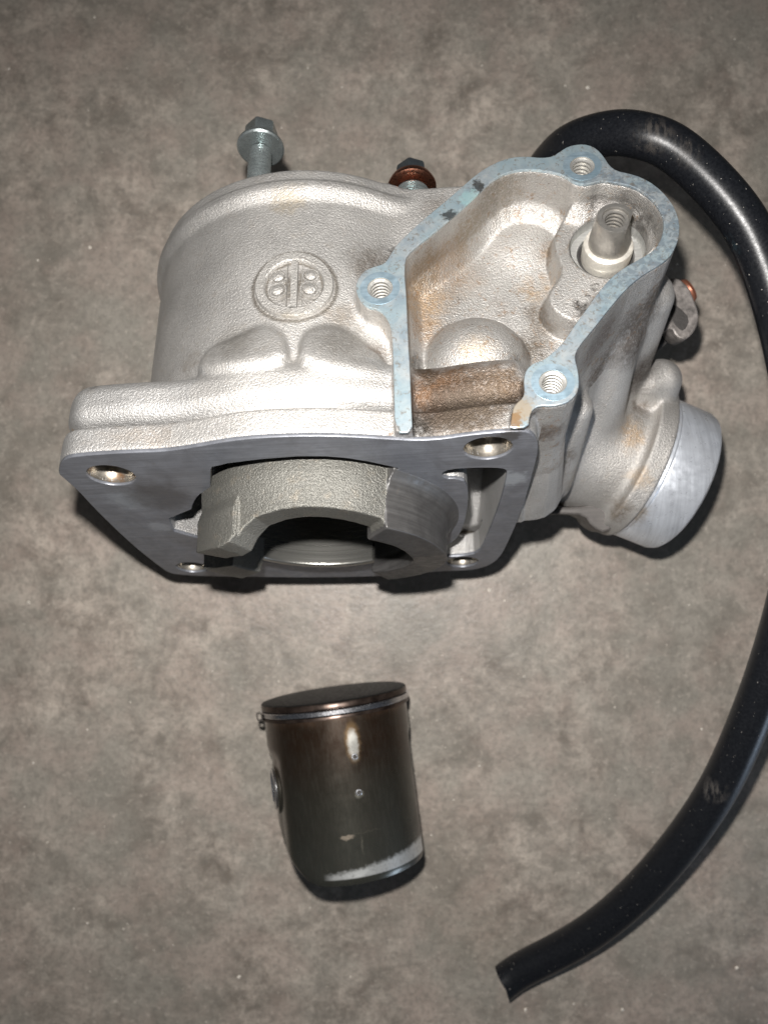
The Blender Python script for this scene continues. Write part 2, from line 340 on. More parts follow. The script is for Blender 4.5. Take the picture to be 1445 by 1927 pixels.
# polished bore: fine rings around the axis
_m = M('honed_bore'); _t = _m.n('ShaderNodeTangent', direction_type='RADIAL', axis='Y'); _m.put(_m.b.inputs['Tangent'], _t.outputs[0]); _m.b.inputs['Anisotropic'].default_value = .4; _s = _m.noise(1.0, 3, .6, stretch=(.02, 2.2, .02)); m_bore = _m.out((.34, .335, .31), .9, _m.mr(_s, .3, .7, .24, .34), _m.bump(_s, .25, .00006))

# ------------------------------------------------------------------ floor
m = M('stoneware_tile')
a = m.noise(.022, 5, .62, dist=.3); b = m.noise(.075, 7, .75, dist=.3); c = m.noise(.42, 5, .7); d = m.noise(.035, 4, .6, co=m.vm('ADD', m.co, (320, 80, 0)))
e_ = m.noise(.17, 5, .7, co=m.vm('ADD', m.co, (50, 930, 0)))
col = m.mix(m.mr(b, .38, .62), (.140, .119, .099), (.365, .318, .270))
col = m.mix(m.mr(m.noise(.013, 5, .68, dist=.5), .44, .6, 0, .6), col, (.135, .122, .102))
col = m.mix(m.mr(a, .42, .6, 0, .6), col, (.22, .208, .178))
col = m.mix(m.mr(d, .47, .62, 0, .5), col, (.29, .235, .20))
col = m.mix(m.mr(e_, .5, .64, 0, .4), col, (.15, .135, .115))
col = m.mix(m.mr(c, .47, .62, 0, .45), col, (.12, .108, .092))
col = m.mix(m.ma('MULTIPLY', m.mr(m.noise(.36, 4, .65), .57, .68), .4), col, (.40, .355, .305))
col = m.mix(m.ma('MULTIPLY', m.mr(m.noise(.10, 6, .85, co=m.vm('ADD', m.co, (90, 400, 0))), .67, .71), .75), col, (.05, .047, .042))
nb = m.bump(m.ma('ADD', c, m.ma('MULTIPLY', b, 1.5)), .5, .0004)
m_floor = m.out(col, 0, m.mr(b, .3, .7, .34, .5), nb, .5)
fl = mesh('tile_floor', [(x*1.2, y*1.2, 0) for x, y in ((-1, -1), (1, -1), (1, 1), (-1, 1))], [(0, 1, 2, 3)])
link('floor', fl, m_floor, None, 'brown grey mottled stoneware tile floor', None, kind='structure')

# ------------------------------------------------------------------ the engine cylinder
cyl = empty('engine_cylinder', matrix=CYL, label='cast aluminium two-stroke engine cylinder lying on its side with open gasket faces', category='engine cylinder')
VC = 54.0; UB = 2.0; BC = 5.0            # UB: centre of the jacket, BC: centre of the bore
def onbase(pts): return [tuple(loc(x, y, 'w', 0)[:2]) for x, y in pts]          # (u, v)
def oncover(pts, v=VC): return [tuple(loc(x, y, 'v', v)[[0, 2]]) for x, y in pts]  # (u, w)
plate_px = [(112,892),(111,880),(118,866),(130,860),(150,857),(200,853),(260,850),(300,849),(345,844),(400,834),(450,826),(520,821),(600,819),(680,822),(740,826),(775,828),(830,826),(880,818),(940,812),(985,810),(1003,816),(1011,830),(1012,850),(1003,885),(982,959),(960,1010),(945,1041),(930,1058),(905,1069),(874,1073),(829,1074),(760,1081),(700,1084),(600,1086),(495,1085),(395,1084),(340,1081),(317,1077),(298,1063),(252,1027),(187,965),(148,923),(120,898)]
plate = chaikin(onbase(plate_px), 2)
rad = lambda c, r, a, b, n=12: [(c[0]+r*math.cos(math.radians(a+(b-a)*k/n)), c[1]+r*math.sin(math.radians(a+(b-a)*k/n))) for k in range(n+1)]
open_px = [(751,881),(731,876),(689,867),(650,861),(611,858),(560,858),(495,863),(430,871),(400,878),(397,884),(397,922)]
bore_open = onbase(open_px)+rad((BC, 0), 38.8, 142, 160, 4)+onbase([(318,975),(328,999),(352,1006)])+rad((BC, 0), 43, 195, 208, 3)+rad((BC, -.8), 43.6, 212, 306, 24)+rad((BC, 0), 37.3, 308, 412, 24)
right_open = chaikin(onbase([(829,890),(847,882),(900,879),(945,880),(955,886),(945,930),(930,974),(911,1019),(900,1040),(870,1046),(831,1047),(829,1030),(855,1018),(872,992),(882,940),(878,906),(860,900),(838,900)]), 1)
holes = [((210, 894), 6.2), ((918, 843), 6.1), ((870, 1057), 5.6), ((362, 1067), 5.6)]
hc = [(tuple(loc(*p, 'w', 0)[:2]), r) for p, r in holes]
outer_px = [(743,814),(741,707),(738,629),(733,607),(724,592),(712,582),(691,578),(676,564),(669,542),(673,526),(684,511),(699,503),(718,498),(727,492),(736,477),(746,461),(765,442),(796,413),(833,383),(864,356),(898,326),(929,307),(961,296),(989,294),(1020,297),(1040,294),(1053,285),(1069,275),(1089,271),(1106,272),(1123,280),(1136,295),(1146,311),(1159,321),(1182,326),(1206,333),(1232,348),(1255,370),(1270,393),(1278,419),(1277,446),(1270,466),(1259,484),(1239,499),(1216,512),(1189,532),(1166,556),(1142,585),(1119,615),(1096,642),(1083,662),(1081,675),(1086,692),(1089,713),(1088,733),(1080,747),(1063,759),(1038,764),(1014,763),(1002,770),(996,782),(994,803)]
inner_px = [(959,806),(961,796),(964,773),(969,761),(983,749),(987,737),(985,713),(990,695),(1004,683),(1021,678),(1033,669),(1049,655),(1063,639),(1083,609),(1103,582),(1126,549),(1149,522),(1176,502),(1209,484),(1232,469),(1244,449),(1249,426),(1247,406),(1236,386),(1219,368),(1192,351),(1166,345),(1146,342),(1129,340),(1113,345),(1096,347),(1079,343),(1066,333),(1049,326),(1026,321),(993,318),(966,321),(940,330),(920,344),(889,374),(858,402),(814,439),(786,461),(768,477),(762,489),(761,520),(764,551),(766,598),(768,645),(771,691),(774,769),(776,813)]
outc = oncover(outer_px); inc = oncover(inner_px)
bolts_px = [((715, 542), 24), ((1095, 312), 22), ((1040, 719), 24)]
bolt_c = [tuple(loc(*p, 'v', VC)[[0, 2]]) for p, r in bolts_px]
shaft_c = loc(1143, 466, 'v', 42.5); shaft_c = (shaft_c[0], shaft_c[2])
SP = tl(wp(1197, 874, 46)); SA = tld(np.array([.925, -.37, -.06])); SA /= np.linalg.norm(SA)

h = .62; org = np.array([-70.0, -60.0, -1.2]); nn = (int(205/h), int(117/h), int(108/h))
u = (org[0]+np.arange(nn[0])*h).astype(np.float32)[:, None, None]; v = (org[1]+np.arange(nn[1])*h).astype(np.float32)[None, :, None]; ww = (org[2]+np.arange(nn[2])*h).astype(np.float32)[None, None, :]
one = np.ones(nn, np.float32)
P2 = poly_sd(plate, u[:, :, 0]+0*v[:, :, 0], v[:, :, 0]+0*u[:, :, 0])[:, :, None]
rr = np.sqrt((u-UB)**2+v**2)
# water jacket
Rw = 51.6+2.0*sstep(ww, 76, 81)-1.2*sstep(ww, 82.5, 84)
f = smax(rr-Rw, (ww-88)*one, 1.0); f = smax(f, 6-ww, 1)
def sph(c, r, sq=(1, 1, 1)):
    return (np.sqrt(((u-c[0])*sq[0])**2+((v-c[1])*sq[1])**2+((ww-c[2])*sq[2])**2)-r)*.8
# top deck lobes that carry the head bolts
bolt_pos = [(-9.0, 44.0), (37.5, 32.0), (-45.0, 8.0)]
# scalloped pockets above the flange
for pk in ([(370,712),(370,672),(392,648),(440,640),(490,618),(522,622),(546,650),(550,712)], [(566,712),(566,652),(588,620),(640,612),(690,636),(728,668),(736,712)]):
    pk2 = poly_sd(chaikin([tuple(loc(x, y, 'v', 49.5)[[0, 2]]) for x, y in pk], 2), u[:, 0, :]+0*ww[:, 0, :], ww[:, 0, :]+0*u[:, 0, :])[:, None, :]
    f = smin(f, smax(pk2, rr-(51.4+.27*(38-ww)), 3.0), 1.2)
# rounded bridge from the jacket to the housing
co2 = poly_sd(outc, u[:, 0, :]+0*ww[:, 0, :], ww[:, 0, :]+0*u[:, 0, :])[:, None, :]
ci2 = poly_sd(list(inc[1:-1])+[(inc[-1][0], -12), (inc[0][0], -12)], u[:, 0, :]+0*ww[:, 0, :], ww[:, 0, :]+0*u[:, 0, :])[:, None, :]
flare = np.clip((30-v)*.10, 0, 6)*sstep(u, 30, 70)
box = ext(co2-flare-.05, np.abs(v-(VC-.6-32))-32, .5)
f = smin(f, box, 3.0)
# bridge web between deck and housing (behind the slanted strip)
web = loc(800, 395, 'v', 46); f = smin(f, np.maximum(np.abs(v-24)-19, poly_sd([(20, 60), (30, 87), (62, 86), (78, 83), (60, 60), (40, 45)], u[:, 0, :]+0*ww[:, 0, :], ww[:, 0, :]+0*u[:, 0, :])[:, None, :]), 3)
# exhaust neck
def rcone(a, b, ra, rb, k=None):
    a = np.asarray(a, float); b = np.asarray(b, float); ba = b-a; L = float(ba@ba)
    t = np.clip(((u-a[0])*ba[0]+(v-a[1])*ba[1]+(ww-a[2])*ba[2])/L, 0, 1).astype(np.float32)
    return np.sqrt((u-a[0]-ba[0]*t)**2+(v-a[1]-ba[1]*t)**2+(ww-a[2]-ba[2]*t)**2)-(ra+(rb-ra)*t)
S0 = SP-SA*34
neck = smin(rcone((40, -10, 34), S0, 33, 25), rcone(S0, SP, 24, 23.0), 6)

sd = (u-SP[0])*SA[0]+(v-SP[1])*SA[1]+(ww-SP[2])*SA[2]
rs = np.sqrt(np.maximum((u-SP[0])**2+(v-SP[1])**2+(ww-SP[2])**2-sd*sd, 0))
neck = smin(neck, smax(rs-27.6, np.abs(sd+3.2)-3.6, .8), 3.5)
neck = smax(neck, sd, .8)
f = smin(f, neck, 6)
def wcap(p, q, r0, r1, k):
    global f
    f = smin(f, rcone(tl(wp(*p)), tl(wp(*q)), r0, r1), k)
wcap((1150, 640, 92), (1110, 800, 64), 8, 10, 3)
wcap((1215, 560, 92), (1170, 720, 62), 8, 7, 3)
wcap((1082, 770, 98), (1030, 900, 70), 5, 8, 4)
wcap((1240, 716, 62), (1228, 752, 58), 7.2, 7.5, 2)
wcap((1216, 722, 64), (1206, 755, 58), 6, 7, 2)
wcap((1180, 640, 66), (1225, 590, 66), 8, 6, 4)
# cavity of the housing
hf = 33.5+0*u*ww
hf = hf+3.5*sstep(-u, -60, -40)
dome = loc(897, 648, 'v', 44); q = 15.0**2-(u-dome[0])**2-((ww-dome[2])*1.05)**2
hf = -smin(-hf, -(31+np.sqrt(np.maximum(q, 0))*1.0*(q > 0)), 1.5)
bossp = [(1073,403),(1063,409),(1046,433),(1041,456),(1046,482),(1058,510),(1046,529),(1033,546),(1029,565),(1039,582),(1059,597),(1083,606),(1110,600),(1200,500),(1252,470),(1240,420),(1215,395),(1180,385),(1120,388)]
bs = poly_sd(chaikin(oncover(bossp, 42.5), 1), u[:, 0, :]+0*ww[:, 0, :], ww[:, 0, :]+0*u[:, 0, :])[:, None, :]
hf = hf+(42.5-33.5)*(1-sstep(bs, -.3, 1.4))*one[:, :1, :]
rise = loc(985, 425, 'v', 38); q2 = np.sqrt((u-rise[0])**2+((ww-rise[2])*.8)**2)
hf = -smin(-hf, -(33.5+4.0*(1-sstep(q2, 2, 17))), 2)
rise = loc(1010, 350, 'v', 40); q2 = np.sqrt(((u-rise[0])*.7)**2+((ww-rise[2]))**2)
hf = -smin(-hf, -(33.5+5*(1-sstep(q2, 3, 16))), 2)
hf = hf+ .8*sstep(-ci2, 2.5, 9)*0 + 3.5*(1-sstep(-ci2, 0, 4.0))
cav = smax(ci2, (hf-v), 2.5)
f = smax(f, -cav, 1.0)
f = np.maximum(f, -(np.maximum(np.sqrt((u-shaft_c[0])**2+(ww-shaft_c[1])**2)-10.3, 34-v)))
# flange lip and rib
bossb = [(np.sqrt((u-c[0])**2+(v-c[1])**2)) for c, r in hc]
f = smin(f, ext(P2+.4, np.abs(ww-16.2)-6.6, 5.2), 2.0)
f = smin(f, ext(P2-.1, np.abs(ww-4.3)-3.8, .9), 1.0)
f = np.maximum(f, .5-ww)
# cores
f = np.maximum(f, -(np.sqrt((u-BC)**2+v**2)-33.2+0*ww))
bo = poly_sd(bore_open, u[:, :, 0]+0*v[:, :, 0], v[:, :, 0]+0*u[:, :, 0])[:, :, None]
ro = poly_sd(right_open, u[:, :, 0]+0*v[:, :, 0], v[:, :, 0]+0*u[:, :, 0])[:, :, None]
f = smax(f, -np.maximum(bo, ww-22), .6)
f = smax(f, -np.maximum(ro, (ww-9-(v+36)*.75)*.75), .6)
for k_, ((c, r), d2) in enumerate(zip(hc, bossb)): f = np.maximum(f, -np.maximum(d2-r, ww-(8 if k_ == 1 else 20)))
for c in bolt_c: f = np.maximum(f, -np.maximum(np.sqrt((u-c[0])**2+(ww-c[1])**2)-3.6, 34-v))
zz = O[2]+u*U[2]+v*V[2]+ww*W[2]
f = np.maximum(f, .4-zz).astype(np.float32)
# pad the border so that the skin closes
f[0] = 1; f[-1] = 1; f[:, 0] = 1; f[:, -1] = 1; f[:, :, 0] = 1; f[:, :, -1] = 1
P, Q = surface_nets(f, org, h); N = grad_normals(f, org, h, P)
C = P[Q].mean(1)
nd = ((P-SP)@SA)[Q].mean(1)
fl_m = (C[:, 2] < 9.0) & (C[:, 1]*0 == 0); co_ = np.column_stack([C[:, 0], C[:, 2]])
def inside(poly, X, Y):
    return poly_sd(poly, X[:, None], Y[:, None])[:, 0]
dpl = inside(plate, C[:, 0], C[:, 1]); dco = inside(outc, C[:, 0], C[:, 2])
rcc = np.hypot(C[:, 0]-UB, C[:, 1])
dci = inside(list(inc[1:-1])+[(inc[-1][0], -12), (inc[0][0], -12)], C[:, 0], C[:, 2])
m_fl = ((C[:, 2] < 24) & (dpl < 1.0) & ((rcc > 46) | (C[:, 2] < 9)) & (C[:, 1] < VC-3.2)) | ((C[:, 2] < 24) & (dci < -.3) & (C[:, 1] > 30))
m_ho = ~m_fl & (dco < 1.3) & (C[:, 0] > 26) & (C[:, 1] > 5)
m_ne = ~m_fl & ~m_ho & (C[:, 0] > 56)
m_bo = ~(m_fl | m_ho | m_ne)
for nm, mk, mt, lb in (('water_jacket', m_bo, m_body, None), ('base_flange', m_fl, m_flange, 'thick rounded base flange with oily brown stains inside the cover opening'), ('cover_housing', m_ho, m_house, None), ('exhaust_neck', m_ne, m_neck, None)):
    link(nm, mesh_np(nm, P, Q[mk], N), mt, cyl, lb, None)
del f, cav, neck, box, zz, one, rr, sd, rs

# milled base face: a crisp plate lying on the flange (plane w = 0)
def base_frame(me):                                       # slab x,y,z -> u, -w?, v
    me.transform(Matrix(((1, 0, 0, 0), (0, 0, 1, 0), (0, 1, 0, 0), (0, 0, 0, 1)))); me.flip_normals(); return me
me = slab('base_gasket_face', [plate, bore_open, right_open]+[circle(c, r, 48) for c, r in hc], -.2, .9, .25)
bpf = link('base_gasket_face', base_frame(me), m_base, cyl, 'dark grey milled base face with stud holes', 30)
for k_, (c, r) in enumerate(hc):
    L_ = L3((c[0], c[1], .6)); link('stud_hole', lathe('stud_hole', [(r, 0), (r-.02, 2), (r-.25, 2.4), (r-.25, 6.5 if k_ == 1 else 19)], L_, (0, 1, 0), 48), m_holewall, bpf)
# cover gasket face on plane v = VC
ring = outc+[inc[0]]+inc[1:]                                  # one strip, open towards the base flange
ring = chaikin(ring, 1)
me = slab('cover_gasket_face', [ring]+[circle(c, 3.35, 36) for c in bolt_c], VC-.9, VC, .18)
cgf = link('cover_gasket_face', me, m_cover, cyl, 'bluish machined gasket strip around the cover opening', 30)
for c in bolt_c:
    link('spot_face', slab('spot_face', [circle(c, 5.2, 48), circle(c, 3.35, 36)], VC-.2, VC+.05, .03), m_spot, cgf)
    prof = [(3.35, 0)]
    for k in range(11): prof += [(3.3, -.5-k*1.3), (2.55, -.72-k*1.3), (2.5, -1.05-k*1.3), (3.3, -1.2-k*1.3)]
    prof += [(0.01, -16)]
    link('threaded_hole', lathe('threaded_hole', prof, L3((c[0], VC-.02, c[1])), (0, 0, 1), 48), m_thread, cgf, None, 20)

# shaft of the valve with its seat
sx = (shaft_c[0], shaft_c[1])
seat = link('bearing_ring', lathe('bearing_ring', [(10.25, 42.3), (10.1, 41.6), (9.9, 39.5), (8.0, 39.2), (7.8, 38.8), (7.8, 35)], (sx[0], sx[1], 0), (0, 0, 1)), m_ring, cyl)
link('shaft_seal', lathe('shaft_seal', [(7.8, 38.2), (7.3, 38.6), (6.9, 38.2), (6.4, 37.6), (6.2, 36)], (sx[0], sx[1], 0), (0, 0, 1)), m_seal, cyl)
sh = link('valve_shaft', lathe('valve_shaft', [(6.6, 36), (6.8, 40), (6.9, 42.2), (6.7, 43.6), (6.2, 44.0), (5.4, 44.1)], (sx[0], sx[1], 0), (0, 0, 1)), m_collar, cyl, 'pale collar of the control shaft')
# tip: tapered barrel with a flat cut on one side and a threaded bore
vs = []; fs = []; n = 72; prof = [(5.6, 43.9), (5.5, 46.5), (5.3, 50), (5.05, 53.5), (4.8, 53.95), (3.6, 54.0), (3.4, 53.6)]
for k in range(6): prof += [(3.4, 53.1-k*1.3), (2.65, 52.9-k*1.3), (2.6, 52.55-k*1.3), (3.4, 52.4-k*1.3)]
prof += [(.01, 45)]
fa = np.array([math.cos(math.radians(-22)), math.sin(math.radians(-22))])
for i in range(n):
    a = 2*math.pi*i/n; dx, dy = math.cos(a), math.sin(a)
    for r, hh in prof:
        x, y = dx*r, dy*r
        if hh > 47.6 and r > 3.5:
            s_ = x*fa[0]+y*fa[1]
            if s_ > 3.75: x -= fa[0]*(s_-3.75); y -= fa[1]*(s_-3.75)
        vs.append(((sx[0]+x)*MM, (sx[1]+y)*MM, hh*MM))
pn = len(prof)
for i in range(n):
    k = (i+1) % n
    for j in range(pn-1): fs.append((i*pn+j, k*pn+j, k*pn+j+1, i*pn+j+1))
link('shaft_tip', mesh('shaft_tip', vs, fs), m_shaft, sh, 'grey steel tip with a flat and a threaded bore', 30)

# bore liner and its skirts
link('bore_liner', lathe('bore_liner', [(33.2, 2.5), (33.2, 87.6), (30.0, 87.9), (30.0, 2.5)], L3((BC, 0, 0)), (0, 1, 0), 128, close=True), m_bore, cyl, 'honed shiny cylinder bore', 30)
h2 = .42; o2 = np.array([-48.0, -48.0, -24.5]); n2 = (int(100/h2), int(96/h2), int(29/h2))
u2 = (o2[0]+np.arange(n2[0])*h2)[:, None, None]; v2 = (o2[1]+np.arange(n2[1])*h2)[None, :, None]; w2 = (o2[2]+np.arange(n2[2])*h2)[None, None, :]
r2 = np.sqrt((u2-BC)**2+v2**2); ph = np.degrees(np.arctan2(v2, u2-BC)) % 360
ta = [-64, -62, -20, 10, 52, 54, 55.5, 66, 78, 88, 98, 108, 114, 118, 124, 141, 142.5, 192, 194, 220, 222]
tt = [4.5,  9.5, 12.5, 15.0, 15.4, 15.4, 12.8, 12.0, 11.4, 11.2, 11.6, 12.8, 15.4, 18.8, 19.6, 18.0, -3, -3, 11, 9.5, 4.5]
phs = ((ph+64.5) % 360)-64.5
T = np.interp(phs, ta+[300], tt+[4.5])
right = phs < 54.5
low = (phs < -63) | (phs > 221)
ro_ = np.where(right, 37.6, 38.7-1.4*sstep(-w2, 0, 13))
ro_ = np.where(low, 32.6, ro_)
ro_ = ro_+np.where(right & ~low, 4.5*np.exp(-np.clip(-w2, 0, 50)/3.0), 0)
foot = (phs > 188) & (phs < 221.5); ro_ = np.where(foot, 40.5, ro_)
leg = (phs > 116) & (phs < 143); ro_ = ro_+np.where(leg, 1.6*sstep(-w2, 5, 10), 0)
ri_ = np.where(right & ~low, 30.0-2.4*sstep(-w2, 4, 8), 30.0+0*w2*ph)
g = np.maximum(r2-ro_, ri_-r2); g = smax(g, -T-w2, .5); g = np.maximum(g, w2-3.2)
# clean radial cuts where a skirt ends
def hp_(a): return -(u2-BC)*math.sin(math.radians(a))+v2*math.cos(math.radians(a))     # > 0 on the side of growing angle
def sector(a0, a1): return np.maximum(-hp_(a0), hp_(a1)) if a1-a0 < 180 else np.minimum(-hp_(a0), hp_(a1))
g = smax(g, np.minimum(np.minimum(sector(-63, 54.5), sector(54.0, 141.5)), np.minimum(sector(192, 221.5), sector(221, 298))), .35)
# chamfered leg corner
g = g.astype(np.float32)
g[0] = 1; g[-1] = 1; g[:, 0] = 1; g[:, -1] = 1; g[:, :, 0] = 1; g[:, :, -1] = 1
P, Q = surface_nets(g, o2, h2); N = grad_normals(g, o2, h2, P); C = P[Q].mean(1)
phc = (np.degrees(np.arctan2(C[:, 1], C[:, 0]-BC))+64.5) % 360-64.5
m_skm = machined('machined_skirt_metal', (.05, .048, .047), (.085, .083, .081), rough=.42, metal=.4, dark=.3)
for lo, hi, mt, lb in ((-63.2, 54.5, m_skm, 'dark machined half-round skirt of the liner'), (54.5, 160, m_skirt, 'rough cast skirt of the liner with a cut-out lower edge'), (180, 221.6, m_skirt, 'short cast foot of the liner'), (221.6, 300, m_bore, 'thin lower edge of the liner')):
    link('liner_skirt', mesh_np('liner_skirt', P, Q[(phc >= lo) & (phc < hi)], N), mt, cyl, lb, None)

# emblem: raised ring, central bar and four round bosses following the jacket
emb = empty('cast_emblem'); emb.parent = cyl; emb['label'] = 'round raised foundry emblem with a double bar and four small bosses'
ec = loc(555, 542, 'v', 50.5); a_e = math.atan2(math.sqrt(51.6**2-(ec[0]-UB)**2), ec[0]-UB)
def on_j(s_, t_, hgt):                                     # s across, t along the axis (mm) -> object space
    a = a_e-s_/51.6; r = 51.6+hgt; return L3((UB+r*math.cos(a), r*math.sin(a), ec[2]+t_))*MM
def wrap(name, loops_grid, mat, parent, label=None):
    vs, fs = loops_grid; me = mesh(name, [on_j(*p) for p in vs], fs)
    import bmesh
    bm = bmesh.new(); bm.from_mesh(me); bmesh.ops.recalc_face_normals(bm, faces=bm.faces); bm.to_mesh(me); bm.free()
    return link(name, me, mat, parent, label, 40)
def ring_grid(prof, c=(0, 0), n=64, sx=1, sy=1):
    vs = []; fs = []; k = len(prof)
    for i in range(n):
        a = 2*math.pi*i/n
        for r, hh in prof: vs.append((c[0]+r*math.cos(a)*sx, c[1]+r*math.sin(a)*sy, hh))
    for i in range(n):
        j = (i+1) % n
        for q_ in range(k-1): fs.append((i*k+q_, j*k+q_, j*k+q_+1, i*k+q_+1))
    return vs, fs
m_emb = cast_material('cast_aluminium_emblem', (.44, .425, .40), [(c3(555, 600, 'v', 50), 5, (.2, .17, .12), .5, None)])
wrap('emblem_ring', ring_grid([(10.8, -.5), (10.5, .8), (10.2, 1.15), (8.1, 1.15), (7.8, .85), (7.65, -.4)]), m_emb, emb)
for sgn in (-1, 1):
    def bar(x0, x1, y, hh):
        xs = [x0, x0+.25, x1-.25, x1]; hs = [-.3, hh, hh, -.3]; ys = np.linspace(-y, y, 10)
        vs = [(x, yy, h_) for yy in ys for x, h_ in zip(xs, hs)]; fs = [(i*4+j, i*4+j+1, i*4+j+5, i*4+j+4) for i in range(9) for j in range(3)]
        return vs, fs
wrap('emblem_bar', bar(-1.0, 1.2, 7.7, 1.05), m_emb, emb)
wrap('emblem_bar', bar(-2.1, -1.6, 7.5, .7), m_emb, emb); wrap('emblem_bar', bar(1.9, 2.3, 7.4, .7), m_emb, emb)
for x, y, r in ((-4.3, 2.8, 1.7), (-4.4, -1.6, 1.8), (4.4, 2.9, 1.6), (4.2, -1.5, 1.9)):
    wrap('emblem_boss', ring_grid([(r, -.3), (r*.9, .7), (r*.55, 1.0), (r*.2, 1.1), (.01, 1.12)], (x, y), 24), m_emb, emb)
    wrap('emblem_arc', ring_grid([(r+.8, -.2), (r+.65, .5), (r+.4, .5), (r+.25, -.2)], (x, y), 24), m_emb, emb)

# exhaust spigot
sa = L3(SA); spc = L3(SP)
spg = link('exhaust_spigot', lathe('exhaust_spigot', [(24.6, -2), (24.6, 0), (26.0, .25), (26.2, 1.2), (26.0, 1.8), (26.25, 2.6), (26.2, 9), (26.2, 14.6), (25.7, 16.1), (24.6, 17.0), (22.6, 17.2), (22.2, 16.6), (22.2, -6)], spc, sa, 128), m_spigot, cyl, 'bright turned exhaust spigot with a stained inner edge', 30)
# flat foot under the neck and lever bracket, built upright in world space
def wslab(name, px, z0, z1, mat, parent, bevel=.5, label=None, smooth=35, soft=1):
    zt = z1
    pts = chaikin([tuple(wp(x, y, zt)[:2]) for x, y in px], soft)
    me = slab(name, [pts], z0, z1, bevel); me.transform(CYLI); return link(name, me, mat, parent, label, smooth)
m_foot = machined('milled_foot_shade', (.065, .06, .056), (.09, .082, .077), rough=.5, metal=.3)  # dark colour carries the shade of the foot's front face
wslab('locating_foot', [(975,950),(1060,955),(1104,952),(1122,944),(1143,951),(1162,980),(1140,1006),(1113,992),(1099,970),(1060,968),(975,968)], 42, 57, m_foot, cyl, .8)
br = wslab('lever_bracket', [(1228,568),(1240,543),(1258,524),(1276,522),(1297,541),(1305,562),(1315,588),(1313,612),(1301,631),(1289,640),(1272,634),(1262,616),(1245,628),(1228,612)], 66, 75, m_black, cyl, .6, 'worn dark steel lever bracket beside the housing')
wslab('bracket_shade_patch', [(1262,572),(1278,578),(1298,600),(1287,624),(1274,616),(1262,600)], 74.9, 75.3, m_dark, cyl, .1)  # dark patch laid on the plate, painting the shade of a recess
wslab('bracket_web', [(1236,560),(1260,545),(1285,572),(1292,600),(1278,625),(1240,660),(1200,690),(1180,690),(1195,640),(1225,600)], 50, 62, m_dark, cyl, 1.0)  # recess shade behind the bracket, built as a dark slab
link('copper_washer', lathe('copper_washer', [(2, -1), (4.0, -1), (4.4, 0), (4.0, 1), (2, 1)], L3(tl(wp(1292, 548, 58))), L3(tld(np.array([.8, .5, .1]))), 40), m_rust, br)

# bolts standing out of the head face
def hexbolt(c, w0, w1, r, fr, hr, hh, mat, hmat, name, fl_mat=None, fl_h=2.2):
    t = empty(name); t.parent = cyl; t.location = Vector(L3((c[0], c[1], w0))*MM)
    prof = [(r*.8, -6)]; k = 0; L_ = w1-w0
    while k*1.35 < L_+3: prof += [(r, -4+k*1.35), (r, -3.8+k*1.35), (r*.70, -3.35+k*1.35), (r*.70, -3.1+k*1.35)]; k += 1
    link('bolt_thread', lathe('bolt_thread', prof, (0, 0, 0), (0, 1, 0), 40), mat, t, None, 25)
    link('bolt_collar', lathe('bolt_collar', [(r*.8, L_-.2), (r*1.1, L_), (fr*.93, L_+.1), (fr, L_+.5), (fr, L_+1.1), (fr*.9, L_+fl_h), (hr*.9, L_+fl_h+.6)], (0, 0, 0), (0, 1, 0), 56), fl_mat or mat, t)
    vs = []; fs = []
    lay = [(1.0, L_+.9), (1.0, L_+fl_h+hh-.9), (.93, L_+fl_h+hh), (0.6, L_+fl_h+hh+.1)]
    for s_, y in lay:
        for i in range(6): a = math.pi/3*i+math.pi/6+.1; vs.append((hr*s_*math.cos(a)*MM, y*MM, hr*s_*math.sin(a)*MM))
    for j in range(3):
        for i in range(6): fs.append((j*6+i, j*6+(i+1) % 6, j*6+6+(i+1) % 6, j*6+6+i))
    fs.append((18, 19, 20, 21, 22, 23)); fs.append((0, 5, 4, 3, 2, 1))
    me = mesh('bolt_head', vs, fs)
    import bmesh
    bm = bmesh.new(); bm.from_mesh(me); bmesh.ops.recalc_face_normals(bm, faces=bm.faces); bmesh.ops.bevel(bm, geom=bm.edges[:], offset=.00022, segments=2, affect='EDGES'); bm.to_mesh(me); bm.free()
    link('bolt_head', me, hmat, t, None, 30)
    return t
b1 = loc(490, 290, 'v', 44); b2 = loc(775, 350, 'v', 33)
t = hexbolt((b1[0], 44), 88, loc(488, 282, 'v', 44)[2], 3.5, 7.2, 5.2, 6.6, m_zinc, m_zinc, 'flange_bolt'); t['label'] = 'zinc flange bolt standing out of the head face'
t = hexbolt((b2[0], 33), 88, loc(775, 356, 'v', 33)[2], 5.2, 7.6, 5.0, 5.8, m_zinc, m_zincd, 'drain_bolt', m_copper, 2.8); t['label'] = 'dark hex bolt with a copper washer'

# ------------------------------------------------------------------ piston, lying on its side
PR = 27.8; PROLL = 14; ax0 = wp(628, 1303, 28); ax1 = wp(666, 1606, 30)
pd = np.array(ax1-ax0); PL = float(np.linalg.norm(pd)); pd /= PL                    # from crown to skirt
zax = Vector((0, 0, 1)); pd = pd+np.array([0, 0, .085]); pd /= np.linalg.norm(pd); ya = Vector(pd); xa = ya.cross(zax).normalized(); zb = xa.cross(ya); _r = math.radians(PROLL); xa, zb = xa*math.cos(_r)+zb*math.sin(_r), zb*math.cos(_r)-xa*math.sin(_r)
